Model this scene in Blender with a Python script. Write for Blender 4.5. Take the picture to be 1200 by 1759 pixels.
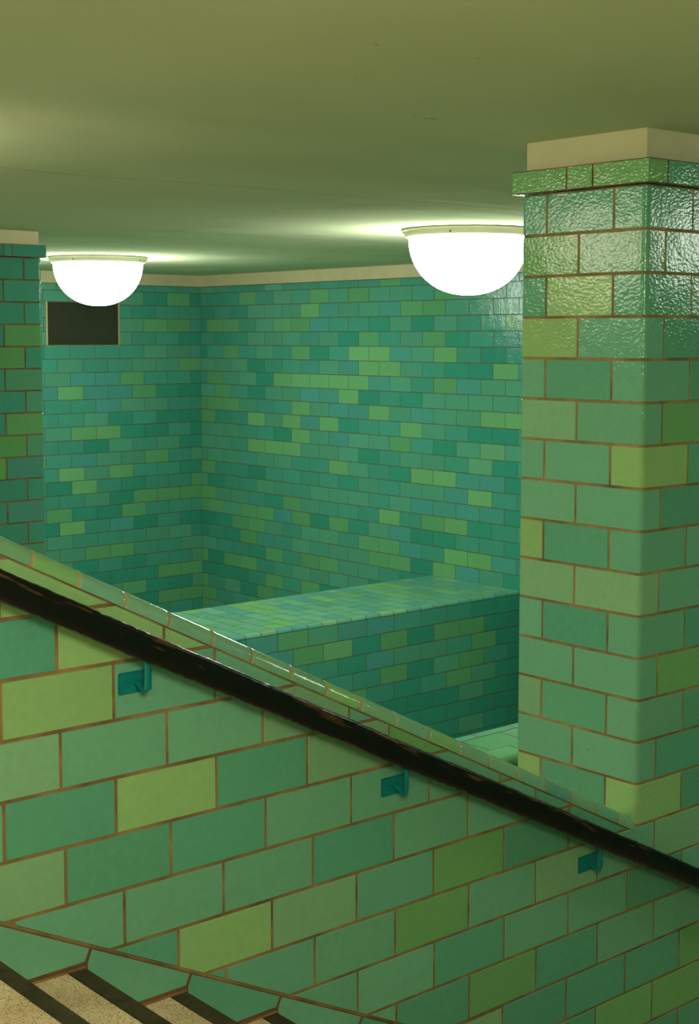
import bpy, bmesh, math, random
from mathutils import Vector, Matrix
SC = bpy.context.scene
COL = SC.collection
for o in list(bpy.data.objects): bpy.data.objects.remove(o)

# ------------------------------------------------------------------ camera
YAW, PITCH, ROLL, FPX, PPY = 0.8637, -0.0853, 0.0008, 2497.6, 793.2
def cam_axes(yaw, pitch, roll):
    cy, sy, cp, sp = math.cos(yaw), math.sin(yaw), math.cos(pitch), math.sin(pitch)
    f = Vector((cp*cy, cp*sy, sp)); r = Vector((sy, -cy, 0)); u = r.cross(f)
    c, s = math.cos(roll), math.sin(roll)
    return r*c + u*s, -r*s + u*c, f
cd = bpy.data.cameras.new('camera'); cam = bpy.data.objects.new('camera', cd); COL.objects.link(cam)
r_, u_, f_ = cam_axes(YAW, PITCH, ROLL)
M = Matrix((r_, u_, -f_)).transposed().to_4x4(); M.translation = (-1.6031, -3.1627, 0.8263)
cam.matrix_world = M
cd.sensor_fit = 'VERTICAL'; cd.sensor_height = 36.0; cd.sensor_width = 36.0*1200/1759
cd.lens = FPX*36.0/1759; cd.shift_y = (PPY-879.5)/1759
cd.clip_start = 0.05; cd.clip_end = 100
SC.camera = cam

# ------------------------------------------------------------------ world, exposure
w = bpy.data.worlds.new('world'); SC.world = w; w.use_nodes = True
w.node_tree.nodes['Background'].inputs[0].default_value = (0.02, 0.025, 0.02, 1)
w.node_tree.nodes['Background'].inputs[1].default_value = 0.3
SC.view_settings.view_transform = 'Standard'; SC.view_settings.look = 'None'
SC.view_settings.gamma = 1.0; SC.view_settings.use_curve_mapping = False
SC.view_settings.exposure = 0.0
LAMP_COOL = ((0.98, 1.0, 0.88), 36.0)
LAMP_WARM = ((1.0, 0.91, 0.71), 38.0)
LAMP_SOFT = ((1.0, 0.88, 0.62), 13.0)
LAMP_DIM = ((0.97, 1.0, 0.84), 13.0)

# ------------------------------------------------------------------ dimensions (metres)
TH = 0.15            # height of a row of tiles
ZC = 1.5423          # ceiling
XW = 8.2036          # right wall
YW = 11.008          # back wall
PX0, PX1, PD = 2.4351, 3.285, 0.5754     # pillar
LPY = 5.7918                             # front of the far pillar
def cop(x): return 0.3110 - 0.5050*x     # joint under the coping
def skt(x): return -0.6065 - 0.5098*x    # joint over the skirting
def srgb(r, g, b):
    f = lambda c: (c/255)/12.92 if c/255 <= 0.04045 else ((c/255+0.055)/1.055)**2.4
    return (f(r), f(g), f(b))

# ------------------------------------------------------------------ materials
def mat(name):
    m = bpy.data.materials.new(name); m.use_nodes = True
    nt = m.node_tree; b = nt.nodes['Principled BSDF']
    return m, nt, b
def N(nt, t, **k):
    n = nt.nodes.new(t)
    for a, v in k.items():
        if a in n.inputs: n.inputs[a].default_value = v
        else: setattr(n, a, v)
    return n
def noise_bump(nt, b, layers, coord='Object'):
    tc = N(nt, 'ShaderNodeTexCoord'); prev = None
    for scale, stretch, dist, strength, detail in layers:
        mp = N(nt, 'ShaderNodeMapping'); mp.inputs['Scale'].default_value = stretch
        nt.links.new(tc.outputs[coord], mp.inputs[0])
        no = N(nt, 'ShaderNodeTexNoise'); no.inputs['Scale'].default_value = scale; no.inputs['Detail'].default_value = detail
        nt.links.new(mp.outputs[0], no.inputs['Vector'])
        bp = N(nt, 'ShaderNodeBump'); bp.inputs['Distance'].default_value = dist; bp.inputs['Strength'].default_value = strength
        nt.links.new(no.outputs['Fac'], bp.inputs['Height'])
        if prev: nt.links.new(prev.outputs[0], bp.inputs['Normal'])
        prev = bp
    nt.links.new(prev.outputs[0], b.inputs['Normal'])
    return tc
def tile_material(name, wave, rough):
    m, nt, b = mat(name)
    at = N(nt, 'ShaderNodeAttribute'); at.attribute_name = 'glaze'
    tc = noise_bump(nt, b, [(9, (1, 1, 1), 0.004, wave*0.6, 1), (66, (1, 1, 1.5), 0.0016, wave, 2)])
    no = N(nt, 'ShaderNodeTexNoise'); no.inputs['Scale'].default_value = 45; no.inputs['Detail'].default_value = 4
    nt.links.new(tc.outputs['Object'], no.inputs['Vector'])
    mr = N(nt, 'ShaderNodeMapRange'); mr.inputs['To Min'].default_value = 0.90; mr.inputs['To Max'].default_value = 1.10
    nt.links.new(no.outputs['Fac'], mr.inputs['Value'])
    vm = N(nt, 'ShaderNodeVectorMath', operation='SCALE')
    nt.links.new(at.outputs['Color'], vm.inputs[0]); nt.links.new(mr.outputs[0], vm.inputs['Scale'])
    # rare dark pin-holes in the glaze
    vo = N(nt, 'ShaderNodeTexVoronoi'); vo.inputs['Scale'].default_value = 5.5
    nt.links.new(tc.outputs['Object'], vo.inputs['Vector'])
    lt = N(nt, 'ShaderNodeMath', operation='LESS_THAN'); lt.inputs[1].default_value = 0.016
    nt.links.new(vo.outputs['Distance'], lt.inputs[0])
    mx = N(nt, 'ShaderNodeMix', data_type='RGBA'); mx.inputs[7].default_value = (0.02, 0.04, 0.02, 1)
    mu = N(nt, 'ShaderNodeMath', operation='MULTIPLY'); mu.inputs[1].default_value = 0.75
    nt.links.new(lt.outputs[0], mu.inputs[0]); nt.links.new(mu.outputs[0], mx.inputs[0])
    nt.links.new(vm.outputs[0], mx.inputs[6]); nt.links.new(mx.outputs[2], b.inputs['Base Color'])
    b.inputs['Roughness'].default_value = rough; b.inputs['IOR'].default_value = 1.39
    return m
def plain(name, col, rough=0.6, var=0.1, scale=30, bump=0.2, metal=0.0, spec=0.5, pits=False):
    m, nt, b = mat(name)
    tc = noise_bump(nt, b, [(scale, (1, 1, 1), 0.002, bump, 4)])
    no = N(nt, 'ShaderNodeTexNoise'); no.inputs['Scale'].default_value = scale*0.6; no.inputs['Detail'].default_value = 5
    nt.links.new(tc.outputs['Object'], no.inputs['Vector'])
    cr = N(nt, 'ShaderNodeValToRGB')
    cr.color_ramp.elements[0].position = 0.3; cr.color_ramp.elements[1].position = 0.7
    cr.color_ramp.elements[0].color = tuple(c*(1-var) for c in col)+(1,)
    cr.color_ramp.elements[1].color = tuple(min(1, c*(1+var)) for c in col)+(1,)
    nt.links.new(no.outputs['Fac'], cr.inputs[0]); nt.links.new(cr.outputs[0], b.inputs['Base Color'])
    if pits:            # scattered dark pits in the plaster
        vo = N(nt, 'ShaderNodeTexVoronoi'); vo.inputs['Scale'].default_value = 16
        nt.links.new(tc.outputs['Object'], vo.inputs['Vector'])
        lt = N(nt, 'ShaderNodeMath', operation='LESS_THAN'); lt.inputs[1].default_value = 0.055
        nt.links.new(vo.outputs['Distance'], lt.inputs[0])
        mx = N(nt, 'ShaderNodeMix', data_type='RGBA'); mx.inputs[7].default_value = (0.05, 0.04, 0.02, 1)
        nt.links.new(lt.outputs[0], mx.inputs[0]); nt.links.new(cr.outputs[0], mx.inputs[6]); nt.links.new(mx.outputs[2], b.inputs['Base Color'])
    b.inputs['Roughness'].default_value = rough; b.inputs['Metallic'].default_value = metal
    b.inputs['Specular IOR Level'].default_value = spec
    return m
GLAZE_NEAR = tile_material('glazed_tile', 0.8, 0.07)
GLAZE_FAR = tile_material('glazed_tile_far', 1.0, 0.08)
GLAZE_EDGE = tile_material('glazed_edge_tile', 0.3, 0.1)
GROUT_EDGE = plain('pale_grout', srgb(186, 150, 102), 0.9, 0.3, 20, 0.4)
GROUT_TOP = plain('dark_joint', srgb(62, 70, 44), 0.9, 0.2, 14, 0.2)
GROUT = plain('brown_grout', srgb(146, 114, 72), 0.9, 0.45, 14, 0.5)
GROUT_FAR = plain('dark_grout', srgb(92, 88, 55), 0.9, 0.3, 14, 0.4)
GROUT_DARK = plain('worn_grout', srgb(112, 78, 44), 0.9, 0.5, 14, 0.5)
PLASTER = plain('cream_plaster', srgb(205, 198, 156), 0.6, 0.06, 12, 0.25, pits=True)
PLASTER_BAND = plain('cream_band', srgb(200, 192, 150), 0.6, 0.06, 12, 0.2)
TEAL = plain('teal_paint', srgb(0, 128, 128), 0.33, 0.12, 60, 0.25)
RING = plain('cream_enamel', srgb(228, 224, 196), 0.35, 0.03, 30, 0.05)
DARKMETAL = plain('dark_screw', srgb(90, 85, 60), 0.5, 0.1, 60, 0.1)
FRAME = plain('frame_enamel', srgb(200, 185, 130), 0.4, 0.05, 40, 0.1)
FLOORM = plain('terrazzo_floor', srgb(190, 185, 165), 0.5, 0.2, 60, 0.1)
NOSE = plain('dark_nosing', srgb(66, 56, 36), 0.75, 0.35, 40, 0.5)

def ceiling_material():
    m, nt, b = mat('ceiling_paint')
    tc = noise_bump(nt, b, [(0.55, (1, 1, 1), 0.16, 0.45, 1), (1.7, (0.45, 1.3, 1), 0.035, 0.7, 2), (60, (1, 1, 1), 0.0006, 0.3, 3)])
    no = N(nt, 'ShaderNodeTexNoise'); no.inputs['Scale'].default_value = 0.9; no.inputs['Detail'].default_value = 4
    nt.links.new(tc.outputs['Object'], no.inputs['Vector'])
    cr = N(nt, 'ShaderNodeValToRGB')
    cr.color_ramp.elements[0].position = 0.3; cr.color_ramp.elements[1].position = 0.7
    cr.color_ramp.elements[0].color = srgb(198, 214, 176)+(1,); cr.color_ramp.elements[1].color = srgb(210, 220, 184)+(1,)
    nt.links.new(no.outputs['Fac'], cr.inputs[0]); last = cr.outputs[0]
    sx = N(nt, 'ShaderNodeSeparateXYZ'); nt.links.new(tc.outputs['Object'], sx.inputs[0])
    fn = N(nt, 'ShaderNodeTexNoise'); fn.inputs['Scale'].default_value = 38; fn.inputs['Detail'].default_value = 4
    nt.links.new(tc.outputs['Object'], fn.inputs['Vector'])
    def spot(x, y, rx, ry, col, rag, strength):
        nonlocal last
        v = N(nt, 'ShaderNodeVectorMath', operation='SUBTRACT'); v.inputs[1].default_value = (x, y, 0)
        nt.links.new(tc.outputs['Object'], v.inputs[0])
        d = N(nt, 'ShaderNodeVectorMath', operation='DIVIDE'); d.inputs[1].default_value = (rx, ry, 1e6)
        nt.links.new(v.outputs[0], d.inputs[0])
        l = N(nt, 'ShaderNodeVectorMath', operation='LENGTH'); nt.links.new(d.outputs[0], l.inputs[0])
        a = N(nt, 'ShaderNodeMath', operation='MULTIPLY_ADD'); a.inputs[1].default_value = rag; nt.links.new(fn.outputs['Fac'], a.inputs[0]); nt.links.new(l.outputs['Value'], a.inputs[2])
        lt = N(nt, 'ShaderNodeMath', operation='LESS_THAN'); lt.inputs[1].default_value = 1.0+rag*0.42; nt.links.new(a.outputs[0], lt.inputs[0])
        mu = N(nt, 'ShaderNodeMath', operation='MULTIPLY'); mu.inputs[1].default_value = strength; nt.links.new(lt.outputs[0], mu.inputs[0])
        mx = N(nt, 'ShaderNodeMix', data_type='RGBA'); mx.inputs[7].default_value = col+(1,)
        nt.links.new(mu.outputs[0], mx.inputs[0]); nt.links.new(last, mx.inputs[6]); last = mx.outputs[2]
    chip = srgb(215, 205, 160); dark = srgb(60, 50, 30)
    spot(1.207, 0.345, 0.030, 0.020, chip, 6, 0.75)
    spot(1.245, 0.335, 0.020, 0.012, chip, 6, 0.6)
    spot(0.979, 0.361, 0.010, 0.008, chip, 4, 0.5)
    spot(1.444, 0.349, 0.020, 0.010, chip, 6, 0.35)
    spot(1.684, 0.350, 0.022, 0.014, srgb(140, 138, 85), 5, 0.5)
    spot(1.746, 0.346, 0.030, 0.016, srgb(140, 138, 85), 5, 0.55)
    for x, y, r in ((0.814, -0.434, .0045), (1.126, -0.475, .004), (1.077, -0.055, .0035), (0.55, 0.05, .003), (0.30, -0.12, .003), (4.704, 6.887, .02), (0.62, 0.31, .003)):
        spot(x, y, r, r, dark, 0.5, 0.8)
    # the fine crack that runs along the ceiling
    fk = N(nt, 'ShaderNodeTexNoise'); fk.inputs['Scale'].default_value = 0.8; nt.links.new(tc.outputs['Object'], fk.inputs['Vector'])
    ad = N(nt, 'ShaderNodeMath', operation='MULTIPLY_ADD'); ad.inputs[1].default_value = 0.25; nt.links.new(fk.outputs['Fac'], ad.inputs[0]); nt.links.new(sx.outputs['Y'], ad.inputs[2])
    sb = N(nt, 'ShaderNodeMath', operation='SUBTRACT'); sb.inputs[1].default_value = 2.66; nt.links.new(ad.outputs[0], sb.inputs[0])
    ab = N(nt, 'ShaderNodeMath', operation='ABSOLUTE'); nt.links.new(sb.outputs[0], ab.inputs[0])
    lt = N(nt, 'ShaderNodeMath', operation='LESS_THAN'); lt.inputs[1].default_value = 0.006; nt.links.new(ab.outputs[0], lt.inputs[0])
    mu = N(nt, 'ShaderNodeMath', operation='MULTIPLY'); mu.inputs[1].default_value = 0.4; nt.links.new(lt.outputs[0], mu.inputs[0])
    mx = N(nt, 'ShaderNodeMix', data_type='RGBA'); mx.inputs[7].default_value = srgb(90, 85, 50)+(1,)
    nt.links.new(mu.outputs[0], mx.inputs[0]); nt.links.new(last, mx.inputs[6]); last = mx.outputs[2]
    nt.links.new(last, b.inputs['Base Color'])
    b.inputs['Roughness'].default_value = 0.5; b.inputs['Specular IOR Level'].default_value = 0.0
    return m
CEIL = ceiling_material()

def terrazzo():
    m, nt, b = mat('sandy_terrazzo')
    tc = noise_bump(nt, b, [(160, (1, 1, 1), 0.001, 0.4, 3)])
    n1 = N(nt, 'ShaderNodeTexNoise'); n1.inputs['Scale'].default_value = 260; n1.inputs['Detail'].default_value = 3
    n2 = N(nt, 'ShaderNodeTexNoise'); n2.inputs['Scale'].default_value = 7; n2.inputs['Detail'].default_value = 4
    nt.links.new(tc.outputs['Object'], n1.inputs['Vector']); nt.links.new(tc.outputs['Object'], n2.inputs['Vector'])
    cr = N(nt, 'ShaderNodeValToRGB'); e = cr.color_ramp.elements
    e[0].position = 0.34; e[0].color = srgb(150, 120, 84)+(1,); e[1].position = 0.46; e[1].color = srgb(238, 206, 168)+(1,)
    x = e.new(0.66); x.color = srgb(250, 226, 194)+(1,)
    nt.links.new(n1.outputs['Fac'], cr.inputs[0])
    c2 = N(nt, 'ShaderNodeValToRGB'); c2.color_ramp.elements[0].position = 0.3; c2.color_ramp.elements[0].color = (0.72, 0.68, 0.6, 1); c2.color_ramp.elements[1].position = 0.6
    nt.links.new(n2.outputs['Fac'], c2.inputs[0])
    mx = N(nt, 'ShaderNodeMix', data_type='RGBA', blend_type='MULTIPLY'); mx.inputs[0].default_value = 1
    nt.links.new(cr.outputs[0], mx.inputs[6]); nt.links.new(c2.outputs[0], mx.inputs[7]); nt.links.new(mx.outputs[2], b.inputs['Base Color'])
    b.inputs['Roughness'].default_value = 0.65
    return m
TREAD = terrazzo()

def rail_material():
    m, nt, b = mat('worn_black_wood')
    tc = N(nt, 'ShaderNodeTexCoord')
    at = N(nt, 'ShaderNodeAttribute'); at.attribute_name = 'wear'
    mp = N(nt, 'ShaderNodeMapping'); mp.inputs['Scale'].default_value = (1.0, 9, 14)
    m0 = N(nt, 'ShaderNodeMapping'); m0.inputs['Rotation'].default_value = (0, -0.4668, 0); nt.links.new(tc.outputs['Object'], m0.inputs[0]); nt.links.new(m0.outputs[0], mp.inputs[0])
    no = N(nt, 'ShaderNodeTexNoise'); no.inputs['Scale'].default_value = 5; no.inputs['Detail'].default_value = 7; no.inputs['Roughness'].default_value = 0.65
    nt.links.new(mp.outputs[0], no.inputs['Vector'])
    ad = N(nt, 'ShaderNodeMath', operation='ADD'); nt.links.new(no.outputs['Fac'], ad.inputs[0]); nt.links.new(at.outputs['Fac'], ad.inputs[1])
    cr = N(nt, 'ShaderNodeValToRGB'); e = cr.color_ramp.elements
    e[0].position = 0.80; e[0].color = (0.004, 0.0035, 0.003, 1); e[1].position = 0.90; e[1].color = srgb(88, 58, 26)+(1,)
    x = e.new(1.05 if False else 0.99); x.color = srgb(140, 98, 50)+(1,)
    nt.links.new(ad.outputs[0], cr.inputs[0]); nt.links.new(cr.outputs[0], b.inputs['Base Color'])
    rr = N(nt, 'ShaderNodeMapRange'); rr.inputs['From Min'].default_value = 0.8; rr.inputs['From Max'].default_value = 0.95; rr.inputs['To Min'].default_value = 0.22; rr.inputs['To Max'].default_value = 0.6
    nt.links.new(ad.outputs[0], rr.inputs['Value']); nt.links.new(rr.outputs[0], b.inputs['Roughness'])
    b.inputs['Specular IOR Level'].default_value = 0.4
    bp = N(nt, 'ShaderNodeBump'); bp.inputs['Distance'].default_value = 0.003; bp.inputs['Strength'].default_value = 0.5
    nt.links.new(no.outputs['Fac'], bp.inputs['Height']); nt.links.new(bp.outputs[0], b.inputs['Normal'])
    return m
RAILM = rail_material()

def globe_material(name, col, strength):
    m, nt, b = mat(name)
    b.inputs['Base Color'].default_value = (0.9, 0.9, 0.88, 1); b.inputs['Roughness'].default_value = 0.3
    b.inputs['Emission Color'].default_value = col+(1,); b.inputs['Emission Strength'].default_value = strength
    return m
GLOBE_COOL = globe_material('opal_glass_lit', *LAMP_COOL)
GLOBE_SOFT = globe_material('opal_glass_lit_soft', *LAMP_SOFT)
GLOBE_DIM = globe_material('opal_glass_lit_weak', *LAMP_DIM)
GLOBE_WARM = globe_material('opal_glass_lit_warm', *LAMP_WARM)
def pane_material():
    m, nt, b = mat('dark_glass')
    no = N(nt, 'ShaderNodeTexNoise'); no.inputs['Scale'].default_value = 2.5; no.inputs['Detail'].default_value = 3
    tc = N(nt, 'ShaderNodeTexCoord'); nt.links.new(tc.outputs['Object'], no.inputs['Vector'])
    cr = N(nt, 'ShaderNodeValToRGB'); cr.color_ramp.elements[0].color = srgb(34, 36, 24)+(1,); cr.color_ramp.elements[1].color = srgb(58, 60, 42)+(1,)
    nt.links.new(no.outputs['Fac'], cr.inputs[0]); nt.links.new(cr.outputs[0], b.inputs['Base Color'])
    b.inputs['Roughness'].default_value = 0.45
    return m
PANE = pane_material()

# ------------------------------------------------------------------ object helpers
def link(o, parent=None):
    COL.objects.link(o)
    if parent: o.parent = parent
    return o
def obj(name, bm, mats, parent=None, smooth=False):
    me = bpy.data.meshes.new(name); bm.normal_update(); bm.to_mesh(me); bm.free()
    for m in (mats if isinstance(mats, (list, tuple)) else [mats]): me.materials.append(m)
    if smooth:
        for p in me.polygons: p.use_smooth = True
    o = bpy.data.objects.new(name, me)
    if parent is not None:      # geometry is written in world coordinates: keep it there under a moved parent
        off = Vector(parent.get('_base', (0, 0, 0)))
        if off.length: me.transform(Matrix.Translation(-off))
        o['_base'] = tuple(off)
    return link(o, parent)
def structure(o): o['kind'] = 'structure'; return o
def thing(name, label, cat, loc=(0, 0, 0), group=None):
    o = bpy.data.objects.new(name, None); COL.objects.link(o); o.location = loc; o['_base'] = tuple(loc)
    o.empty_display_size = 0.1
    o['label'] = label; o['category'] = cat
    if group: o['group'] = group
    return o
def box(bm, x0, x1, y0, y1, z0, z1, mi=0, bevel=0.0):
    v = [bm.verts.new((x, y, z)) for x in (x0, x1) for y in (y0, y1) for z in (z0, z1)]
    fs = [bm.faces.new([v[i] for i in q]) for q in ((0, 1, 3, 2), (4, 6, 7, 5), (0, 4, 5, 1), (2, 3, 7, 6), (0, 2, 6, 4), (1, 5, 7, 3))]
    for f in fs: f.material_index = mi
    bmesh.ops.recalc_face_normals(bm, faces=fs)
    if bevel:
        ed = list({e for f in fs for e in f.edges})
        r = bmesh.ops.bevel(bm, geom=ed, offset=bevel, segments=2, affect='EDGES', clamp_overlap=True)
        for f in r['faces']: f.material_index = mi
    return fs

# ------------------------------------------------------------------ tiles
random.seed(11)
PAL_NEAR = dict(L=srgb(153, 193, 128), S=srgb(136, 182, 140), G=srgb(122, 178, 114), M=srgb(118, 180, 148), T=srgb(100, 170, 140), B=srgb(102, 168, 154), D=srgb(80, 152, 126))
PAL_FAR = dict(L=srgb(110, 177, 120), S=srgb(104, 170, 130), G=srgb(96, 166, 116), M=srgb(86, 161, 134), T=srgb(72, 156, 136), B=srgb(78, 156, 146), D=srgb(56, 149, 127))  # deeper and cooler than near: the far hall's lighting is put into the colour
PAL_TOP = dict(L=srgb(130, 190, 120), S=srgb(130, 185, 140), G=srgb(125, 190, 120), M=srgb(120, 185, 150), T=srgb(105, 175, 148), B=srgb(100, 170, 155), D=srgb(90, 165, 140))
def shade(pal, code):
    c = pal[code]; k = random.uniform(0.93, 1.06); h = random.uniform(-0.04, 0.04)
    return (c[0]*k*(1+h), c[1]*k, c[2]*k*(1-h))
def clip_poly(poly, a, b, c):
    """keep a*u+b*v<=c"""
    out = []
    for i in range(len(poly)):
        p, q = poly[i], poly[(i+1) % len(poly)]
        dp, dq = a*p[0]+b*p[1]-c, a*q[0]+b*q[1]-c
        if dp <= 0: out.append(p)
        if (dp < 0 < dq) or (dq < 0 < dp):
            t = dp/(dp-dq); out.append((p[0]+t*(q[0]-p[0]), p[1]+t*(q[1]-p[1])))
    return out
def inset(poly, d):
    A = sum(poly[i][0]*poly[(i+1) % len(poly)][1]-poly[(i+1) % len(poly)][0]*poly[i][1] for i in range(len(poly)))
    if A < 0: poly = poly[::-1]
    out = list(poly)
    for i in range(len(poly)):
        p, q = poly[i], poly[(i+1) % len(poly)]
        ex, ey = q[0]-p[0], q[1]-p[1]; L = math.hypot(ex, ey)
        if L < 1e-6: continue
        nx, ny = ey/L, -ex/L
        out = clip_poly(out, nx, ny, nx*p[0]+ny*p[1]-d)
        if len(out) < 3: return []
    return out
class Tiles:
    """a tiled surface: raised glazed tiles on a bed of grout, all one mesh. fmap(u, v, w) -> point."""
    def __init__(s, fmap, grout=0.006, high=0.003, bev=0.0025, flip=False):
        s.bm = bmesh.new(); s.lay = s.bm.loops.layers.float_color.new('glaze'); s.f = fmap; s.g = grout; s.h = high; s.b = bev; s.flip = flip
    def face(s, pts, col, mi=0):
        vs = [s.bm.verts.new(p) for p in (pts[::-1] if s.flip else pts)]
        try: f = s.bm.faces.new(vs)
        except ValueError: return
        f.material_index = mi
        for l in f.loops: l[s.lay] = col+(1,)
        return f
    def poly(s, poly, col, proud=0.0):
        lo = inset(poly, s.g/2); hi = inset(poly, s.g/2+s.b)
        if len(lo) < 3 or len(hi) < 3: return
        f = s.f; h = s.h+proud
        top = [s.bm.verts.new(f(u, v, h)) for u, v in hi]
        fc = s.bm.faces.new(top); fcs = [fc]
        if len(hi) == len(lo):
            k = min(range(len(lo)), key=lambda k: (lo[k][0]-hi[0][0])**2+(lo[k][1]-hi[0][1])**2)
            lo = lo[k:]+lo[:k]
            bot = [s.bm.verts.new(f(u, v, -0.002)) for u, v in lo]; n = len(lo)
            for i in range(n): fcs.append(s.bm.faces.new((bot[i], bot[(i+1) % n], top[(i+1) % n], top[i])))
        for q in fcs:
            for l in q.loops: l[s.lay] = col+(1,)
    def rect(s, u0, u1, v0, v1, col, breaks=()):
        g = s.g/2; b = s.b; u0 += g; u1 -= g; v0 += g; v1 -= g
        if u1-u0 < 2.2*b or v1-v0 < 2.2*b: return
        us = [(u0, -0.002), (u0+b, s.h)]+[(x, s.h) for x in breaks if u0+b < x < u1-b]+[(u1-b, s.h), (u1, -0.002)]
        vv = [(v0, -0.002), (v0+b, s.h), (v1-b, s.h), (v1, -0.002)]
        gr = [[s.bm.verts.new(s.f(u, v, min(hu, hv))) for v, hv in vv] for u, hu in us]
        for i in range(len(us)-1):
            for j in range(3):
                q = (gr[i][j], gr[i+1][j], gr[i+1][j+1], gr[i][j+1]); fc = s.bm.faces.new(q[::-1] if s.flip else q)
                for l in fc.loops: l[s.lay] = col+(1,)
    def bed(s, us, v0, v1, mi=1):
        for a, b in zip(us[:-1], us[1:]): s.face([s.f(a, v0, 0), s.f(b, v0, 0), s.f(b, v1, 0), s.f(a, v1, 0)], (0.1, 0.1, 0.1), mi)
    def done(s, name, mats, parent=None):
        return obj(name, s.bm, mats, parent)
def pick(rng_codes='MMMTTTBGD'): return random.choice(rng_codes)

# flat faces: normal is -Y for XZ planes, -X for YZ planes
def plane_y(y0): return lambda u, v, w: (u, y0-w, v)
def plane_x(x0): return lambda u, v, w: (x0-w, u, v)
def plane_z(z0): return lambda u, v, w: (u, v, z0+w)

# ================================================================== SETTING
# ---- ceiling
bm = bmesh.new(); box(bm, -5.4, XW+0.2, -4.4, YW+0.2, ZC, ZC+0.15)
structure(obj('ceiling', bm, CEIL))

# ---- floors: landing beside the stairs, and the lower floor past the parapets
bm = bmesh.new(); box(bm, -5.2, -0.092-0.055, -4.2, 0.0, -0.614-0.3, -0.614)
structure(obj('floor', bm, TREAD))
bm = bmesh.new(); box(bm, -5.2, XW+0.1, -4.2, YW+0.1, -3.5, -3.38)
structure(obj('floor', bm, FLOORM))

# ---- stair wall (y = 0): rows of tiles with their own joints
T = Tiles(plane_y(0.0), grout=0.0065, high=0.003, bev=0.003)
P = 0.3145
STAIR = {  # row: (position of one joint, {index of tile counted from that joint: colour})
    -3: (0.154, 'L', {}), -2: (-0.005, 'L', {0: 'L', -1: 'L', 1: 'L'}),
    -1: (0.148, 'M', {-2: 'M', -1: 'T', 0: 'L', 1: 'L', 2: 'S'}),
    0: (-0.006, 'M', {-1: 'M', 0: 'L', 1: 'M', 2: 'M', 3: 'M'}),
    1: (0.154, 'M', {-1: 'S', 0: 'M', 1: 'M', 2: 'S', 3: 'M', 4: 'M'}),
    2: (-0.003, 'M', {-1: 'M', 0: 'T', 1: 'L', 2: 'T', 3: 'S', 4: 'G', 5: 'M'}),
    3: (0.163, 'M', {-1: 'S', 0: 'T', 1: 'T', 2: 'M', 3: 'M', 4: 'M', 5: 'M'}),
    4: (0.018, 'M', {-1: 'M', 0: 'M', 1: 'M', 2: 'M', 3: 'T', 4: 'M', 5: 'M', 6: 'T', 7: 'M'}),
    5: (0.184, 'T', {0: 'T', 1: 'L', 2: 'S', 3: 'M', 4: 'G', 5: 'T', 6: 'T'}),
    6: (0.339, 'M', {0: 'T', 1: 'M', 2: 'M', 3: 'G', 4: 'M', 5: 'S', 6: 'M', 7: 'S', 8: 'T'}),
    7: (0.504, 'M', {0: 'M', 1: 'M', 2: 'M', 3: 'T', 4: 'M', 5: 'M', 6: 'T', 7: 'M'}),
    8: (0.660, 'M', {0: 'M', 1: 'M', 2: 'T', 3: 'G', 4: 'T', 5: 'M', 6: 'M', 7: 'T'}),
    9: (0.814, 'T', {1: 'M', 2: 'S', 3: 'T', 4: 'T', 5: 'T', 6: 'G', 7: 'M'}),
    10: (0.971, 'T', {2: 'T', 3: 'T', 4: 'G', 5: 'G', 6: 'T'}),
    11: (1.127, 'T', {2: 'T', 3: 'G', 4: 'T', 5: 'T', 6: 'M'})}
XR = XW
NHALF = (0.5050, 1.0, 0.3110)
for row in range(-9, 17):
    if row in STAIR: x0, dflt, cols = STAIR[row]
    else: x0, dflt, cols = (0.154 if row % 2 else -0.003), None, {}
    v1 = -row*TH; v0 = v1-TH
    for k in range(-18, 28):
        a, b_ = x0+k*P, x0+(k+1)*P
        if a > XR or b_ < -5.2 or row < -3 and a > -0.3: continue
        code = cols.get(k) or (dflt if dflt and -4 < k < 10 else pick('MMTTMGS'))
        poly = [(a, v0), (b_, v0), (b_, v1), (a, v1)]
        poly = clip_poly(poly, 1, 0, XR); poly = clip_poly(poly, -1, 0, 5.2)
        if len(poly) < 3: continue
        if v1 > -0.9 + 1e-6: poly = clip_poly(poly, *NHALF)             # under the coping
        poly = clip_poly(poly, 0, 1, 0.462)                               # level part over the landing
        poly = clip_poly(poly, -0.5098, -1.0, 0.6065)                     # over the skirting
        poly = clip_poly(poly, 0, -1.0, 0.50)if b_ < -0.2 else poly
        if len(poly) < 3: continue
        A = abs(sum(poly[i][0]*poly[(i+1) % len(poly)][1]-poly[(i+1) % len(poly)][0]*poly[i][1] for i in range(len(poly))))
        if A < 2e-4: continue
        T.poly(poly, shade(PAL_NEAR, code))
# bed of grout and the body of the wall
prof = [(-5.2, -3.4), (XR, -3.4), (XR, -0.9), (2.40, -0.9), (-0.3, 0.4625), (-5.2, 0.4625)]
wf = T.bm
front = [wf.verts.new((x, 0.0, z)) for x, z in prof]; back = [wf.verts.new((x, 0.09, z)) for x, z in prof]
fs = [wf.faces.new(front), wf.faces.new(back[::-1])]
for i in range(len(prof)):
    j = (i+1) % len(prof); fs.append(wf.faces.new((front[i], back[i], back[j], front[j])))
for f in fs: f.material_index = 1
bmesh.ops.recalc_face_normals(wf, faces=fs)
structure(T.done('wall_front', [GLAZE_NEAR, GROUT]))

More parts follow.
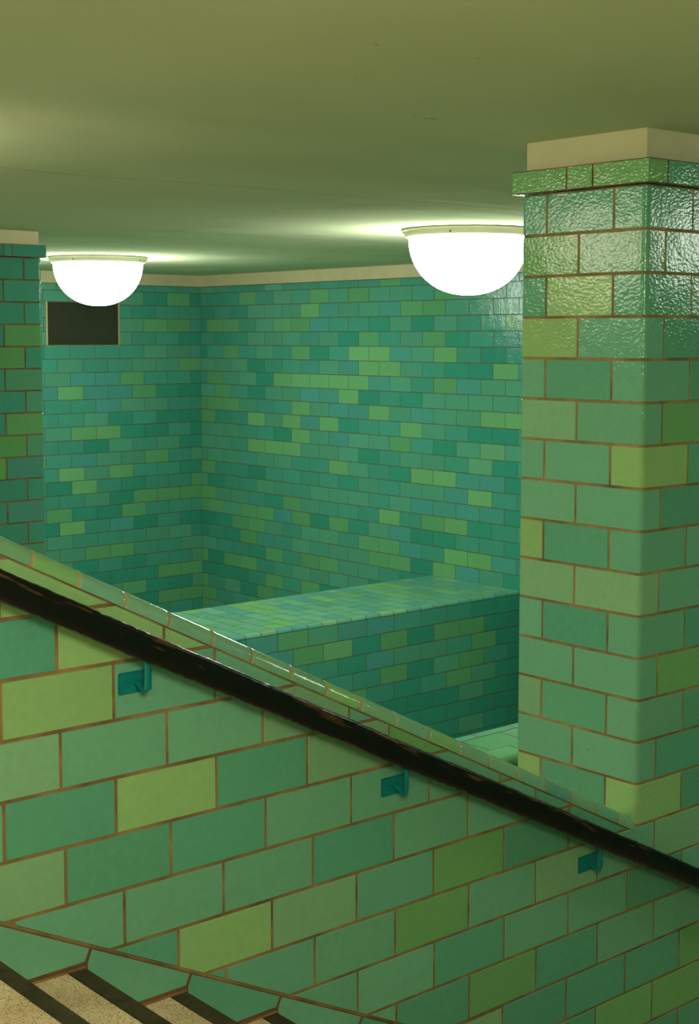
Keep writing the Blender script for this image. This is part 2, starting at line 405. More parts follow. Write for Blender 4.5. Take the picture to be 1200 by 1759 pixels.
# ---- skirting of shaped tiles that follows the steps
NX = [0.2145+0.3060*k for k in range(-1, 13)]; NZ = [-0.7640-0.1540*k for k in range(-1, 13)]
T = Tiles(plane_y(-0.001), grout=0.007, high=0.004, bev=0.002)
codes = 'MMTMTTMTMMTMTM'
for k in range(len(NX)-1):
    x0, z0, x1, z1 = NX[k], NZ[k], NX[k+1], NZ[k+1]
    A = (x0+0.0164, skt(x0+0.0164)); B_ = (x1+0.0164, skt(x1+0.0164))
    T.poly([A, B_, (x1, z1+0.001), (x0, z1+0.001), (x0, z0+0.002)], shade(PAL_NEAR, codes[k]))
T.poly([(-5.2, skt(NX[0])-0.01), (NX[0]+0.0164, skt(NX[0]+0.0164)), (NX[0], NZ[0]+0.002), (-5.2, NZ[0]+0.002)], shade(PAL_NEAR, 'M'))
for k in range(len(NX)-1):
    x0, z0, x1, z1 = NX[k], NZ[k], NX[k+1], NZ[k+1]
    T.face([T.f(x0, z1-0.012, .003), T.f(x1, z1-0.012, .003), T.f(x1, skt(x1)-0.002, .003), T.f(x0, skt(x0)-0.002, .003)], (.1, .1, .1), 1)
structure(T.done('baseboard_front', [GLAZE_NEAR, GROUT_DARK]))

# ---- far walls
RIGHT = {  # wall_right, from the far corner towards the camera
 -1: 'MTDDMTTTTBGTMTTTT', 0: 'TDDGTMTGMGMMTGMMT', 1: 'DTDMMMLBMMBGGMMMM', 2: 'DGGTMGGBTTDMDMTTG', 3: 'TDDMMMTMDGTMGDTTT',
 4: 'DTGTMTGDTLLBMLTDT', 5: 'MMMDTTBMBLLMTDDLT', 6: 'TGMMDLLLLLBMTGBMM', 7: 'MGTDMMBBLDTDMMMMM', 8: 'GGGMBTLMBBLMBMMLL',
 9: 'GDTLMLBLDTTLMTDDT', 10: 'MMMTTDLMBMMGTDMSM', 11: 'MMTLLLMMMDTMMTSDT', 12: 'MMMBMMTTLMTDLLBBD', 13: 'GTTDTTTTDMTMMBLTT',
 14: 'MDTTMMTMMMTMBBBBD', 15: 'GMMTDGMTTTLTGLDTT', 16: 'GGMGGBGDGDMBDDTTD', 17: 'DDGGMTMMTGGBTLLBT', 18: 'DTDGBTMTMMGGDLBMD',
 19: 'MTTDGTGGMMTDTTMTM', 20: 'GDGGTTMMMMDTMTTMT', 21: 'DDDTGTGDMTMTDTMTM', 22: 'GTMDGTMTGMTDTMTMT', 23: 'GTTMGDTMTDMTGTDMT', 24: 'GMTGDTMTDTMTMTGDT'}
LEFT = {   # wall_back, the last letters stand at the far corner (seven pieces)
 -1: 'MMTTTTT', 0: 'MMMMDGD', 1: 'MMMTDTT', 2: 'MMMMGGB', 3: 'MMMMTTD', 4: 'TTTTMMB', 5: 'TMTTMMG', 6: 'MBBGTTD', 7: 'BLBBGDD',
 8: 'TTBMMTT', 9: 'TTMDTDD', 10: 'MLLDDTD', 11: 'TTDMTMD', 12: 'TBMMGTM', 13: 'TLMLTTD', 14: 'DLTDTTG', 15: 'TTMDGGG', 16: 'GDDGTTT',
 17: 'DLTBDTD', 18: 'MTTTMMT', 19: 'MMGGTTM', 20: 'MDTDTTM', 21: 'TMDDDGG', 22: 'TMMGDDM', 23: 'MTDTDGG', 24: 'TMTMTTD'}
ZF, FW = 1.3368, 0.3185
T = Tiles(plane_x(XW), grout=0.0045, high=0.002, bev=0.0015, flip=True)
for k in range(-1, 31):
    v1 = ZF-k*TH; v0 = v1-TH
    if k == -1: v1 = 1.411
    seq = RIGHT.get(k, '')
    off = 0.2894 if k % 2 else 0.130
    u1 = YW; j = 0
    while u1 > -4.2:
        u0 = YW-off-j*FW
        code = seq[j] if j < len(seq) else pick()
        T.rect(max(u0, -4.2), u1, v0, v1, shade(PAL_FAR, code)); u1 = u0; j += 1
T.bed([-4.2, YW], -3.4, ZC)
wr = T.bm; box(wr, XW+0.0005, XW+0.12, -4.2, YW+0.12, -3.4, ZC, 1)
structure(T.done('wall_right', [GLAZE_FAR, GROUT_FAR]))
T = Tiles(plane_y(YW), grout=0.0045, high=0.002, bev=0.0015)
WX0, WX1, WZ0, WZ1 = 6.177, 7.102, 0.737, 1.214
for k in range(-1, 31):
    v1 = ZF-k*TH; v0 = v1-TH
    if k == -1: v1 = 1.411
    seq = LEFT.get(k, '')
    off = 0.145 if k % 2 == 0 else 0.304
    u1 = XW; j = 0
    while u1 > -5.2:
        u0 = XW-off-j*FW
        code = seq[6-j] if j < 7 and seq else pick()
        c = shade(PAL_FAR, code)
        a, b_ = max(u0, -5.2), u1
        if v0 < WZ1-0.02 and v1 > WZ0+0.02 and v1 > WZ1+0.02:
            if b_ > WX0 and a < WX1:
                T.rect(a, b_, WZ1, v1, c)
                if a < WX0-0.01: T.rect(a, WX0, v0, WZ1, c)
                if b_ > WX1+0.01: T.rect(WX1, b_, v0, WZ1, c)
                u1 = u0; j += 1; continue
        elif v0 < WZ1-0.02 and v1 > WZ0+0.02:        # around the dark opening
            if b_ > WX0 and a < WX1:
                if a < WX0-0.01: T.rect(a, WX0, v0, v1, c)
                if b_ > WX1+0.01: T.rect(WX1, b_, v0, v1, c)
                u1 = u0; j += 1; continue
        T.rect(a, b_, v0, v1, c); u1 = u0; j += 1
for a, b_, c, d in ((-5.2, WX0, -3.4, ZC), (WX1, XW, -3.4, ZC), (WX0, WX1, -3.4, WZ0), (WX0, WX1, WZ1, ZC)):
    box(T.bm, a, b_, YW, YW+0.12, c, d, 1)
structure(T.done('wall_back', [GLAZE_FAR, GROUT_FAR]))
# walls outside the frame that close the hall
T = Tiles(lambda u, v, w: (-5.2+w, u, v), grout=0.006)
for k in range(34):
    for j in range(50):
        a = -4.2+j*P-(0.157 if k % 2 else 0)
        T.rect(max(a, -4.2), min(a+P, YW), ZC-0.1-(k+1)*TH, ZC-0.1-k*TH, shade(PAL_NEAR, pick('MMTTGS')))
box(T.bm, -5.32, -5.2, -4.2, YW, -3.4, ZC, 1)
structure(T.done('wall_left', [GLAZE_NEAR, GROUT]))
T = Tiles(lambda u, v, w: (u, -4.2+w, v), grout=0.006, flip=True)
for k in range(34):
    for j in range(43):
        a = -5.2+j*P-(0.157 if k % 2 else 0)
        T.rect(max(a, -5.2), min(a+P, XW), ZC-0.1-(k+1)*TH, ZC-0.1-k*TH, shade(PAL_NEAR, pick('MMTTGS')))
box(T.bm, -5.2, XW, -4.32, -4.2, -3.4, ZC, 1)
structure(T.done('wall_rear', [GLAZE_NEAR, GROUT]))
# plaster bands over the far walls
bm = bmesh.new(); box(bm, XW-0.006, XW+0.004, -4.2, YW-0.006, 1.415, ZC, 0); structure(obj('trim_1', bm, PLASTER_BAND))
bm = bmesh.new(); box(bm, -5.2, XW-0.006, YW-0.006, YW+0.004, 1.415, ZC, 0); structure(obj('trim_2', bm, PLASTER_BAND))

# dark opening in the back wall
bm = bmesh.new(); box(bm, WX0+0.02, WX1-0.006, YW+0.02, YW+0.04, WZ0+0.003, WZ1-0.003)
win = structure(obj('window_1', bm, PANE))
bm = bmesh.new()
box(bm, WX0, WX0+0.022, YW-0.004, YW+0.05, WZ0, WZ1); box(bm, WX1-0.006, WX1, YW-0.004, YW+0.05, WZ0, WZ1)
box(bm, WX0+0.022, WX1-0.006, YW+0.015, YW+0.05, WZ0, WZ0+0.003); box(bm, WX0+0.022, WX1-0.006, YW+0.015, YW+0.05, WZ1-0.003, WZ1)
obj('window_frame', bm, FRAME, win)

# ---- coping of rounded tiles on the stair wall
def coping_run(T, p0, p1, half, rad, joints, cols, grout=0.0065, back=0.09, ny=10):
    """bullnose tiles along p0->p1 (x,z line), half round in section, from y=0 back to y=back"""
    d = Vector((p1[0]-p0[0], 0, p1[1]-p0[1])); L = d.length; d.normalize(); n = Vector((-d.z, 0, d.x))
    if n.z < 0: n = -n
    sec = []
    for i in range(ny+1):
        a = math.pi*(0.5*i/ny); sec.append((rad-rad*math.cos(a)-0.004, rad*math.sin(a)))
    sec = [(-0.004, -0.002)]+sec
    sec += [(back-(y+0.004)+0.004, z) for y, z in sec[::-1]]
    def ring(s, shrink):
        out = []
        cy, cz = back/2, rad/2
        for y, z in sec:
            yy = y+(cy-y)*shrink; zz = z+(0-z)*shrink*0.8 if z > 0 else z
            out.append(Vector((p0[0], 0, p0[1]))+d*s+n*zz+Vector((0, yy, 0)))
        return out
    js = [0]+list(joints)+[L]
    for i, (a, b) in enumerate(zip(js[:-1], js[1:])):
        c = cols(i); rs = [ring(a+grout/2, 0.07), ring(a+grout/2+0.001, 0.015), ring(a+grout/2+0.003, 0), ring(a+grout/2+0.008, 0), ring(b-grout/2-0.008, 0), ring(b-grout/2-0.003, 0), ring(b-grout/2-0.001, 0.015), ring(b-grout/2, 0.07)]
        vr = [[T.bm.verts.new(p) for p in r] for r in rs]
        for r0, r1 in zip(vr[:-1], vr[1:]):
            for k in range(len(r0)-1):
                f = T.bm.faces.new((r0[k], r1[k], r1[k+1], r0[k+1])); f.smooth = True
                for l in f.loops: l[T.lay] = c+(1,)
    g0 = [T.bm.verts.new(p) for p in ring(0, 0.025)]; g1 = [T.bm.verts.new(p) for p in ring(L, 0.025)]
    for k in range(len(g0)-1):
        f = T.bm.faces.new((g0[k], g1[k], g1[k+1], g0[k+1])); f.material_index = 1
    for g in (g0, g1[::-1]):
        f = T.bm.faces.new(g); f.material_index = 1
T = Tiles(None)
jx = [-0.05, 0.0803, 0.2092, 0.3422, 0.474, 0.6124, 0.741, 0.8777, 1.007, 1.142, 1.278, 1.415, 1.546, 1.685, 1.816, 1.952, 2.085, 2.215, 2.338]
p0 = (-0.3, cop(-0.3)+0.002); p1 = (2.425, cop(2.425)+0.002)
sl = math.hypot(1, 0.505)
PAL_COP = dict(M=srgb(130, 180, 150), S=srgb(132, 180, 138), L=srgb(140, 190, 124), T=srgb(112, 172, 150))
cc = 'MSLMMMMSSLSMLMMMTSTM'
coping_run(T, p0, p1, 0, 0.040, [(x+0.3)*sl for x in jx], lambda i: shade(PAL_COP, cc[i % len(cc)]))
coping_run(T, (-5.2, 0.4645), (-0.3, 0.4645), 0, 0.040, [0.15*i for i in range(1, 33)], lambda i: shade(PAL_COP, 'MSLM'[i % 4]))
structure(T.done('trim_3', [GLAZE_EDGE, GROUT_EDGE]))

# ================================================================== THINGS
# ---- staircase
st = thing('staircase', 'sandy terrazzo staircase with dark nosings descending beside the green tiled stair wall', 'staircase', (NX[0], -1.9, -3.3))
for k in range(len(NX)-1+4):
    x0 = 0.2145+0.3060*(k-1); z = -0.7640-0.1540*(k-1)-0.0105
    y0, y1 = -3.9, -0.0055
    xa = x0-(0.306 if k else 0.055)
    prv = x0-0.306
    bm = bmesh.new()
    if k: box(bm, prv-0.05, x0-0.0545, y0, y1, z-0.16, z)
    else: box(bm, x0-0.35, x0-0.0545, y0, y1, z-0.16, z-0.0005)
    box(bm, x0-0.0545, x0-0.008, y0, y1, z-0.3, z-0.02)
    s = obj('step', bm, TREAD, st)
    bm = bmesh.new(); box(bm, x0-0.0545, x0, y0, y1, z-0.035, z+0.0008, 0, 0.003)
    obj('nosing', bm, NOSE, s)
    bm = bmesh.new()
    if k: box(bm, prv+0.0, x0, y1-0.001, y1+0.0035, z-0.02, z+0.006)
    else: box(bm, x0-0.3, x0, y1-0.001, y1+0.0035, z-0.02, z+0.006)
    obj('edge_joint', bm, GROUT, s)

# ---- pillars
RC = 0.018
def pillar_map(X0, Y0, X1, D, grow=0.0):
    W = X1-X0
    per = 2*(W+D)
    segs = [(0, W, (X0, Y0), (1, 0), (0, -1)), (W, W+D, (X1, Y0), (0, 1), (1, 0)), (W+D, 2*W+D, (X1, Y0+D), (-1, 0), (0, 1)), (2*W+D, per, (X0, Y0+D), (0, -1), (-1, 0))]
    def f(s, v, w):
        s = s % per
        for a, b, o, d, n in segs:
            if a <= s <= b+1e-9: break
        t = s-a; L = b-a
        px, py = o[0]+d[0]*t, o[1]+d[1]*t
        nx, ny = n
        # rounded corner: pull towards the arc
        if t < RC or t > L-RC:
            e = t if t < RC else L-t
            th = (e/RC)*math.pi/4                                   # 0 at the corner, 45 degrees at the flat
            if t < RC:
                cx, cy = o[0]+d[0]*RC-n[0]*RC, o[1]+d[1]*RC-n[1]*RC; sgn = -1
            else:
                cx, cy = o[0]+d[0]*(L-RC)-n[0]*RC, o[1]+d[1]*(L-RC)-n[1]*RC; sgn = 1
            al = math.pi/4-th
            nx, ny = n[0]*math.cos(al)+sgn*d[0]*math.sin(al), n[1]*math.cos(al)+sgn*d[1]*math.sin(al)
            return (cx+nx*(RC+w), cy+ny*(RC+w), v)
        return (px+nx*w, py+ny*w, v)
    corners = [0, W, W+D, 2*W+D, per]
    br = []
    for c in corners:
        for q in (-1, -.75, -.5, -.25, 0, .25, .5, .75, 1): br.append(c+q*RC)
    return f, per, sorted(br), corners
NEARP = {  # rows of the near pillar: colours from the back-left piece round the near corner to the right
 -9: 'TTTT', -8: 'GMT', -7: 'TLTM', -6: 'LMT', -5: 'MTMT', -4: 'SMG', -3: 'MMLT', -2: 'MMT', -1: 'LTMM', 0: 'SSM', 1: 'MTMT', 2: 'MMG', 3: 'STMT', 4: 'MMT', 5: 'LTLT'}
PAL_FARP = dict(L=srgb(100, 160, 92), S=srgb(96, 152, 104), G=srgb(92, 150, 92), M=srgb(82, 146, 112), T=srgb(66, 142, 118), B=srgb(76, 142, 126), D=srgb(50, 132, 108))  # darkened tiles: the far pillar's dimmer light is put into the colour
FARP = {-9: 'TT', -8: 'TT', -7: 'TT', -6: 'TG', -5: 'GT', -4: 'TM', -3: 'TM', -2: 'TG', -1: 'GM', 0: 'LB', 1: 'TT', 2: 'TB', 3: 'TT', 4: 'TM', 5: 'TM', 6: 'MT'}
def pillar(label, X0, Y0, X1, D, zbot, near, dy):
    root = thing('tiled_pillar', label, 'pillar', ((X0+X1)/2, Y0+D/2, zbot))
    f, per, br, corners = pillar_map(X0, Y0, X1, D)
    T = Tiles(f, grout=0.0062, high=0.0025, bev=0.003)
    W = X1-X0
    nrows = int(round((1.35-zbot)/TH))
    for i in range(nrows):
        row = -9+i
        v1 = 1.35-i*TH+dy; v0 = v1-TH
        long_ = (row % 2 == 0) if near else (row % 2 != 0)
        if long_: js = [-0.2979]+[0.105+0.3059*k for k in range(8)]+[per-0.2979]
        else: js = [-0.451, -0.1404]+[0.258+0.3059*k for k in range(7)]+[per-0.451]
        # add the piece that ends on the back-left corner of the left face
        for a, b in zip(js[:-1], js[1:]):
            code = None
            if near and row in NEARP:
                cs = NEARP[row]
                if long_: idx = {0: 1, 1: 2}.get(js.index(a)); code = cs[idx] if idx is not None and idx < len(cs) else None
                else: idx = js.index(a); code = cs[idx+1] if idx+1 < len(cs) else None
                if b > per-0.46 and a < per-0.3: code = cs[0]
                if idx is not None and long_ and idx == 2 and row in (0, -4): pass
            elif not near and row in FARP:
                if a < W < b: code = FARP[row][1]
                elif b < W: code = FARP[row][0]
            if near and long_ and js.index(a) == 0:
                # the corner tile is two pieces of one colour on the photo's left face, its return a shade of its own
                pass
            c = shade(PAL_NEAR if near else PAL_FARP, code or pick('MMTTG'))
            # keep every piece inside one turn, with the breaks of the rounded corners
            T.rect(a, b, v0, v1, c, sorted({round(x, 5) for x in br+[q-per for q in br] if a < x < b}))
    us = sorted(set([0]+[x for x in br if 0 <= x <= per]+[per]))
    T.bed(us, zbot, 1.35+dy, 1)
    T.done('shaft', [GLAZE_NEAR, GROUT if near else GROUT_DARK], root)
    if near:
        bm = bmesh.new(); box(bm, X0+0.004, X1-0.004, 0.0905, D-0.004, -3.38, zbot+0.02); obj('footing', bm, GROUT_DARK, root)
    # band of tiles that stands proud under the plaster
    e = 0.027
    f2, per2, br2, c2 = pillar_map(X0-e, Y0-e, X1+e, D+2*e)
    def f3(s, v, w): return f2(s, v, w)
    global RC
    rc = RC; RC = 0.004
    T = Tiles(f3, grout=0.005, high=0.001, bev=0.002)
    zb, zt = 1.352+dy, 1.437+dy
    if near: js = [-0.68, -0.365, -0.245, 0.105]
    else: js = [-0.2, 0.12, 0.43, 0.585, 0.65]
    seq = list(js)
    while seq[-1] < per2+js[0]-0.16: seq.append(seq[-1]+0.31)
    seq.append(per2+js[0])
    brk = [c+q*RC for c in c2 for q in (-1, -.5, 0, .5, 1)]
    capc = 'GGGTMTMTMTTM' if near else 'TTTTTTMTTMT'
    for i, (a, b) in enumerate(zip(seq[:-1], seq[1:])):
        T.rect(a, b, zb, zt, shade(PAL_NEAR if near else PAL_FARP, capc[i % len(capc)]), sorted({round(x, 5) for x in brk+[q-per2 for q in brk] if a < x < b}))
    us = sorted(set([0]+[x for x in brk if 0 <= x <= per2]+[per2]))
    T.bed(us, zb+0.001, zt-0.001, 1)
    for z in (zb+0.001, zt-0.001):
        ring = [T.bm.verts.new(f2(s, z, 0)) for s in us[:-1]]
        fc = T.bm.faces.new(ring if z > 1.4 else ring[::-1]); fc.material_index = 0 if z < 1.4 else 1
        for l in fc.loops: l[T.lay] = shade(PAL_NEAR, 'M')+(1,)
    T.done('capital_band', [GLAZE_NEAR, GROUT_DARK], root)
    RC = rc
    i_ = 0.010
    bm = bmesh.new(); box(bm, X0+i_, X1-i_, Y0+i_, Y0+D-i_, 1.437+dy, ZC, 0, 0.002)
    obj('plaster_neck', bm, PLASTER, root)
    return root
pillar('large green tiled pillar in the foreground rising from the stair wall beside the handrail', PX0, 0.0, PX1, PD, -0.9, True, 0.0)
pillar('distant green tiled pillar cut off by the left edge behind the stair parapet', PX0, LPY, PX1, PD, -3.38, False, 0.0124)

# ---- broad low parapet in front of the far right wall
YG0, YG1, ZG = 5.90, 7.06, -1.528
par = thing('broad_parapet', 'broad low green tiled parapet running to the far right wall with a flat tiled top', 'parapet', (5.6, (YG0+YG1)/2, -3.38))
K = (YG0+3.1627)/(6.0574+3.1627)
def gx(x): return -1.6031+(x+1.6031)*K
TW = 0.3185*K
XG0 = 3.34; x00 = gx(5.1937)        # joint of the first row seen at px 423
LEDGE = {0: (0, 'TBGMBBTTTDDDD'), 1: (0.5, 'MBGLDGDGGDDD'), 2: (0, 'TTTTDBMMTGDD'), 3: (0.5, 'TTGTTGDMGTDD'), 4: (0, 'MTTTGTDTGMDD'), 5: (0.5, 'TTTTTDDDMDDD'), 6: (0, 'TTTTTTDDDDDD'), 7: (0.5, 'TTTTTTTDMDDD'), 8: (0, 'TTTTTTTDDDDD')}
T = Tiles(plane_y(YG0), grout=0.0045, high=0.002, bev=0.0015)
TR = TH*K
for k in range(0, 13):
    sh, seq = LEDGE.get(k, (0.5*(k % 2), ''))
    v1 = ZG-k*TR; v0 = max(v1-TR, -3.38)
    for j in range(-14, 13):
        a = x00+(j+sh)*TW; b = a+TW; b = min(b, XW-0.003)
        if a > XW-0.01 or b < XG0+0.02: continue
        a = max(a, XG0)
        jj = j+1
        if k % 2: jj = j+1
        code = seq[jj] if 0 <= jj < len(seq) else pick('TTMBGD')
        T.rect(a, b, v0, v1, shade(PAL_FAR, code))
box(T.bm, XG0, XW-0.003, YG0, YG1, -3.38, ZG, 1)
T.done('wall_body', [GLAZE_FAR, GROUT_FAR], par)
T = Tiles(plane_z(ZG+0.028), grout=0.008, high=0.0006, bev=0.001)
random.seed(5)
sw = TW/2
ncol = int((XW-XG0)/sw)
topcol = {}
for j in range(ncol):
    a = XW-0.003-(j+1)*sw; b = a+sw
    y = YG0+0.07 + (0.157 if j % 2 else 0.0)
    if j % 2: T.rect(a, b, YG0+0.07, y, shade(PAL_TOP, pick('TTBMMG')))
    while y < YG1-0.01:
        y2 = min(y+0.315, YG1); T.rect(a, b, y, y2, shade(PAL_TOP, pick('TTBMMMGL'))); y = y2
box(T.bm, XG0, XW-0.003, YG0+0.03, YG1, ZG, ZG+0.028, 1)
T.done('flat_top', [GLAZE_FAR, GROUT_TOP], par)
def bullnose(T, xa, xb, y0, z0, r, depth, step, off, cols, toward=-1):
    """rounded edge tiles along X; section is a quarter round facing -Y then flat"""
    sec = [(y0, z0-0.001)]+[(y0+r-r*math.cos(a), z0+r*math.sin(a)) for a in [math.pi/2*i/8 for i in range(9)]]+[(y0+r+0.004, z0+r), (y0+depth-0.002, z0+r), (y0+depth, z0+r)]
    x = xb-off; e = xb; i = 0
    while e > xa:
        x = max(x, xa); c = cols(i); g = 0.0032
        rings = []
        for X, k in ((x+g, 0.0018), (x+g+0.0015, 0), (x+g+0.003, 0), (e-g-0.003, 0), (e-g-0.0015, 0), (e-g, 0.0018)):
            rings.append([T.bm.verts.new((X, yy+k*0.7, zz-k*0.7)) for yy, zz in sec])
        for r0, r1 in zip(rings[:-1], rings[1:]):
            for q in range(len(r0)-1):
                f = T.bm.faces.new((r0[q], r1[q], r1[q+1], r0[q+1])); f.smooth = True
                for l in f.loops: l[T.lay] = c+(1,)
        e = x; x = e-step; i += 1
    ring = [[T.bm.verts.new((X, yy+0.002, zz-0.002)) for yy, zz in sec] for X in (xa, xb)]
    for q in range(len(sec)-1):
        f = T.bm.faces.new((ring[0][q], ring[1][q], ring[1][q+1], ring[0][q+1])); f.material_index = 1
T = Tiles(None)
edge = 'TDTTTTTTTSSTMTSTBBSMBTTTB'
bullnose(T, XG0, XW-0.003, YG0-0.006, ZG+0.002, 0.028, 0.072, sw, sw, lambda i: shade(PAL_TOP, edge[i % len(edge)]))
T.done('rounded_edge', [GLAZE_FAR, GROUT_TOP], par)

# ---- nearer parapet, seen between the coping and the pillar
YN0, YN1, ZN = 2.28, 2.755, -1.50
npar = thing('narrow_parapet', 'narrow parapet with pale green top, visible only between the sloping coping and the near pillar', 'parapet', (5.2, (YN0+YN1)/2, -3.38))
XN0 = 3.0
T = Tiles(plane_y(YN0), grout=0.0045, high=0.002, bev=0.0015)
for k in range(12):
    for j in range(-1, 18):
        a = XN0+(j+(0.5 if k % 2 else 0))*0.3145; b = a+0.3145
        if b < XN0+0.02 or a > XW-0.02: continue
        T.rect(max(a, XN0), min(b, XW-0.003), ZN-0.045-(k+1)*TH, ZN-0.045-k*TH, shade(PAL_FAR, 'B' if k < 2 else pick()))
box(T.bm, XN0, XW-0.003, YN0, YN1-0.002, -3.38, ZN-0.03, 1)
T.done('wall_body', [GLAZE_FAR, GROUT_FAR], npar)
T = Tiles(plane_z(ZN-0.002), grout=0.007, high=0.0006, bev=0.001)
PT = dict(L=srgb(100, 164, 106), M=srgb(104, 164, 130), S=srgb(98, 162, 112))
# joint of the middle row at px 796,1274 -> x there
XM = 4.236
mid = {0: 'L', 1: 'M', -1: 'S'}
for j in range(-4, 15):
    a = XM+j*0.318
    if a+0.318 < XN0 or a > XW: continue
    T.rect(max(a, XN0), min(a+0.318, XW-0.003), YN0+0.166, YN0+0.398, shade(PT, mid.get(j, 'S')))
for j in range(-4, 15):
    a = XM+0.151+j*0.318
    if a+0.318 < XN0 or a > XW: continue
    T.rect(max(a, XN0), min(a+0.318, XW-0.003), YN0+0.398, YN1, shade(PT, 'M'))
box(T.bm, XN0, XW-0.003, YN0+0.1, YN1-0.002, ZN-0.03, ZN-0.002, 1)
T.done('flat_top', [GLAZE_FAR, GROUT_TOP], npar)
T = Tiles(None)
bullnose(T, XN0, XW-0.003, YN0-0.006, ZN-0.045, 0.045, 0.17, 0.318, 0.0 + (XW-0.003-(XM+0.154)) % 0.318, lambda i: shade(PT, 'LS'[i % 2]))
T.done('rounded_edge', [GLAZE_FAR, GROUT_TOP], npar)

# ---- handrail
hr = thing('handrail', 'worn black wooden handrail sloping along the tiled stair wall', 'handrail', (1.2, -0.06, -0.38))
def railz(x): return 0.2280-0.5040*x
def make_rail():
    bm = bmesh.new(); lay = bm.loops.layers.float_color.new('wear')
    d = Vector((1, 0, -0.504)).normalized(); n = Vector((0.504, 0, 1)).normalized()
    hw, hh, r = 0.0325, 0.0345, 0.012
    sec = []
    for cx, cz, a0 in ((hw-r, hh-r, 0), (-(hw-r), hh-r, 90), (-(hw-r), -(hh-r), 180), (hw-r, -(hh-r), 270)):
        for i in range(5):
            a = math.radians(a0+90*i/4); sec.append((cx+r*math.cos(a), cz+r*math.sin(a)))
    # flatten the top slightly crowned, as a grip
    rnd = random.Random(3)
    X0, X1, n_ = -0.9, 4.4, 520
    prev = None; amps = [rnd.uniform(0.6, 1.4) for _ in range(8)]
    ph = [rnd.uniform(0, 6.28) for _ in range(8)]; fr = [3, 7.3, 13.7, 29, 53, 91, 140, 190]
    for i in range(n_+1):
        x = X0+(X1-X0)*i/n_
        o = Vector((x, -0.06, railz(x)))
        w1 = sum(0.00035*amps[k]*math.sin(fr[k]*x+ph[k]) for k in range(8)); chip = 0.0018 if rnd.random() < 0.06 else 0
        ring = []
        for y, z in sec:
            k = 1
            zz = z+(w1+0.0008*rnd.uniform(-1, 1)-(-chip if z < -0.02 else 0)) if abs(z) > 0.02 else z
            ring.append(bm.verts.new(o+n*zz+Vector((0, y, 0))))
        if prev:
            for q in range(len(sec)):
                f = bm.faces.new((prev[q], prev[(q+1) % len(sec)], ring[(q+1) % len(sec)], ring[q])); f.smooth = True
                for l in f.loops:
                    idx = (prev+ring).index(l.vert) % len(sec); y, z = sec[idx]
                    wv = 0.05
                    if z > hh-0.016 and y < 0: wv = 0.285
                    elif z > hh-0.003: wv = 0.29
                    elif z < -hh+0.004 and y < 0: wv = 0.28
                    l[lay] = (wv, wv, wv, 1)
        prev = ring
    bmesh.ops.recalc_face_normals(bm, faces=bm.faces)
    return bm
obj('rail', make_rail(), RAILM, hr)
def tube(bm, pts, w, h):
    """flat bar of w (along X) by h through the points in a plane of constant x"""
    rings = []
    for i, p in enumerate(pts):
        a = Vector(pts[max(i-1, 0)]); b = Vector(pts[min(i+1, len(pts)-1)]); t = (b-a).normalized()
        s = Vector((1, 0, 0)); u = t.cross(s).normalized()
        p = Vector(p)
        rings.append([bm.verts.new(p+s*(w/2)*c+u*(h/2)*e) for c, e in ((1, .5), (.6, 1), (-.6, 1), (-1, .5), (-1, -.5), (-.6, -1), (.6, -1), (1, -.5))])
    for r0, r1 in zip(rings[:-1], rings[1:]):
        for k in range(8):
            bm.faces.new((r0[k], r0[(k+1) % 8], r1[(k+1) % 8], r1[k]))
    bm.faces.new(rings[0][::-1]); bm.faces.new(rings[-1])
def screw(bm, x, y, z, r):
    v = []
    for rr, yy in ((r, 0.0), (r, -0.004), (r*0.7, -0.007)):
        v.append([bm.verts.new((x+rr*math.cos(a), y+yy, z+rr*math.sin(a))) for a in [math.radians(k*45) for k in range(8)]])
    for r0, r1 in zip(v[:-1], v[1:]):
        for k in range(8): bm.faces.new((r0[k], r0[(k+1) % 8], r1[(k+1) % 8], r1[k]))
    bm.faces.new(v[-1])
def bracket(bx, bz):
    """bx, bz: top left corner of the wall plate"""
    bm = bmesh.new(); box(bm, bx, bx+0.101, -0.0075, -0.001, bz-0.057, bz, 0, 0.0025)
    br = obj('bracket', bm, TEAL, hr)
    cx = bx+0.053; zc = bz-0.031; yb = -0.058
    top = railz(cx)-0.030
    bm = bmesh.new()
    pts = [(cx, -0.004, zc+0.004), (cx, -0.018, zc), (cx, -0.034, zc-0.010), (cx, -0.046, zc-0.014), (cx, yb+0.003, zc-0.006), (cx, yb, zc+0.010), (cx, yb, top)]
    tube(bm, pts, 0.016, 0.011); bmesh.ops.recalc_face_normals(bm, faces=bm.faces)
    obj('hook', bm, TEAL, br)
    for sx, sz in ((bx+0.030, bz-0.033), (bx+0.080, bz-0.027)):
        bm = bmesh.new(); screw(bm, sx, -0.007, sz, 0.0065); bmesh.ops.recalc_face_normals(bm, faces=bm.faces); obj('screw', bm, TEAL, br)
for i in (-1, 0, 1, 2, 3, 4):
    bracket(0.3195+0.9013*i, -0.0295-0.4552*i)

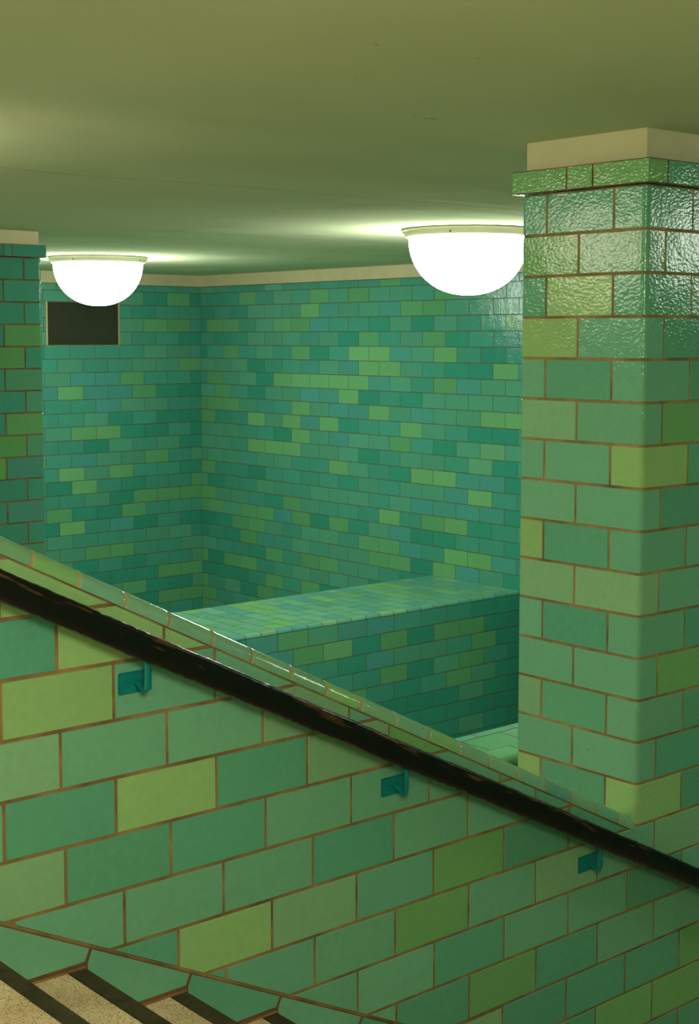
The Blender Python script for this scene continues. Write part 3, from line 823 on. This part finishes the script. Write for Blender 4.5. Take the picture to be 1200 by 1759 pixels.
# ---- ceiling lamps
def lamp(label, x, y, gm, group=None):
    t = thing('ceiling_lamp', label, 'lamp', (x, y, ZC), group)
    def lathe(prof, n=72):
        bm = bmesh.new(); rings = []
        for r, z in prof:
            if r < 1e-4: rings.append([bm.verts.new((x, y, z))])
            else: rings.append([bm.verts.new((x+r*math.cos(2*math.pi*k/n), y+r*math.sin(2*math.pi*k/n), z)) for k in range(n)])
        for a, b in zip(rings[:-1], rings[1:]):
            for k in range(n):
                if len(b) == 1: bm.faces.new((a[k], a[(k+1) % n], b[0]))
                elif len(a) == 1: bm.faces.new((a[0], b[(k+1) % n], b[k]))
                else: bm.faces.new((a[k], a[(k+1) % n], b[(k+1) % n], b[k]))
        for f in bm.faces: f.smooth = True
        bmesh.ops.recalc_face_normals(bm, faces=bm.faces)
        return bm
    R = 0.398; prof = []
    z0 = ZC-0.062; H = 0.372
    for i in range(25):
        a = math.pi/2*i/24
        ca, sa = math.cos(a), math.sin(a)
        prof.append((R*ca**0.92 if ca > 1e-6 else 0.0, z0-H*sa))
    prof = [(R*0.985, z0+0.015)]+prof
    prof[-1] = (0.0, z0-H)
    obj('globe', lathe(prof), gm, t)
    obj('ring', lathe([(0.30, ZC-0.001), (0.436, ZC-0.001), (0.442, ZC-0.010), (0.440, ZC-0.022), (0.426, ZC-0.030), (0.424, ZC-0.046), (0.416, ZC-0.054), (0.402, ZC-0.060), (0.384, ZC-0.060), (0.384, ZC-0.02), (0.30, ZC-0.02)]), RING, t)
    for k in range(4):
        a = math.radians(52+90*k)-0.4
        bm = bmesh.new(); bmesh.ops.create_uvsphere(bm, u_segments=8, v_segments=6, radius=0.007, matrix=Matrix.Translation((x+0.426*math.cos(a+math.pi), y+0.426*math.sin(a+math.pi), ZC-0.038)))
        obj('screw', bm, DARKMETAL, t)
    return t
lamp('glowing white dome lamp close to the large foreground pillar', 5.35, 3.758, GLOBE_COOL, 'dome lamps on the ceiling')
lamp('glowing white dome lamp farther back, above the dark wall opening at the left', 5.24, 8.328, GLOBE_COOL, 'dome lamps on the ceiling')
lamp('dome lamp over the landing behind the camera, outside the picture', -1.2, -2.9, GLOBE_WARM, 'dome lamps on the ceiling')
lamp('dome lamp left of the near pillar, outside the picture', 0.1, 2.1, GLOBE_SOFT, 'dome lamps on the ceiling')
lamp('dome lamp over the lower stairs, outside the picture', 5.15, -1.55, GLOBE_DIM, 'dome lamps on the ceiling')
lamp('dome lamp at the far left of the hall, outside the picture', -1.0, 8.3, GLOBE_COOL, 'dome lamps on the ceiling')
lamp('added dome lamp, unseen at the left, that brightens the left face of the near pillar', -3.4, 1.2, GLOBE_WARM, 'dome lamps on the ceiling')  # added unseen lamp: fills the pillar's left face without reflecting in it
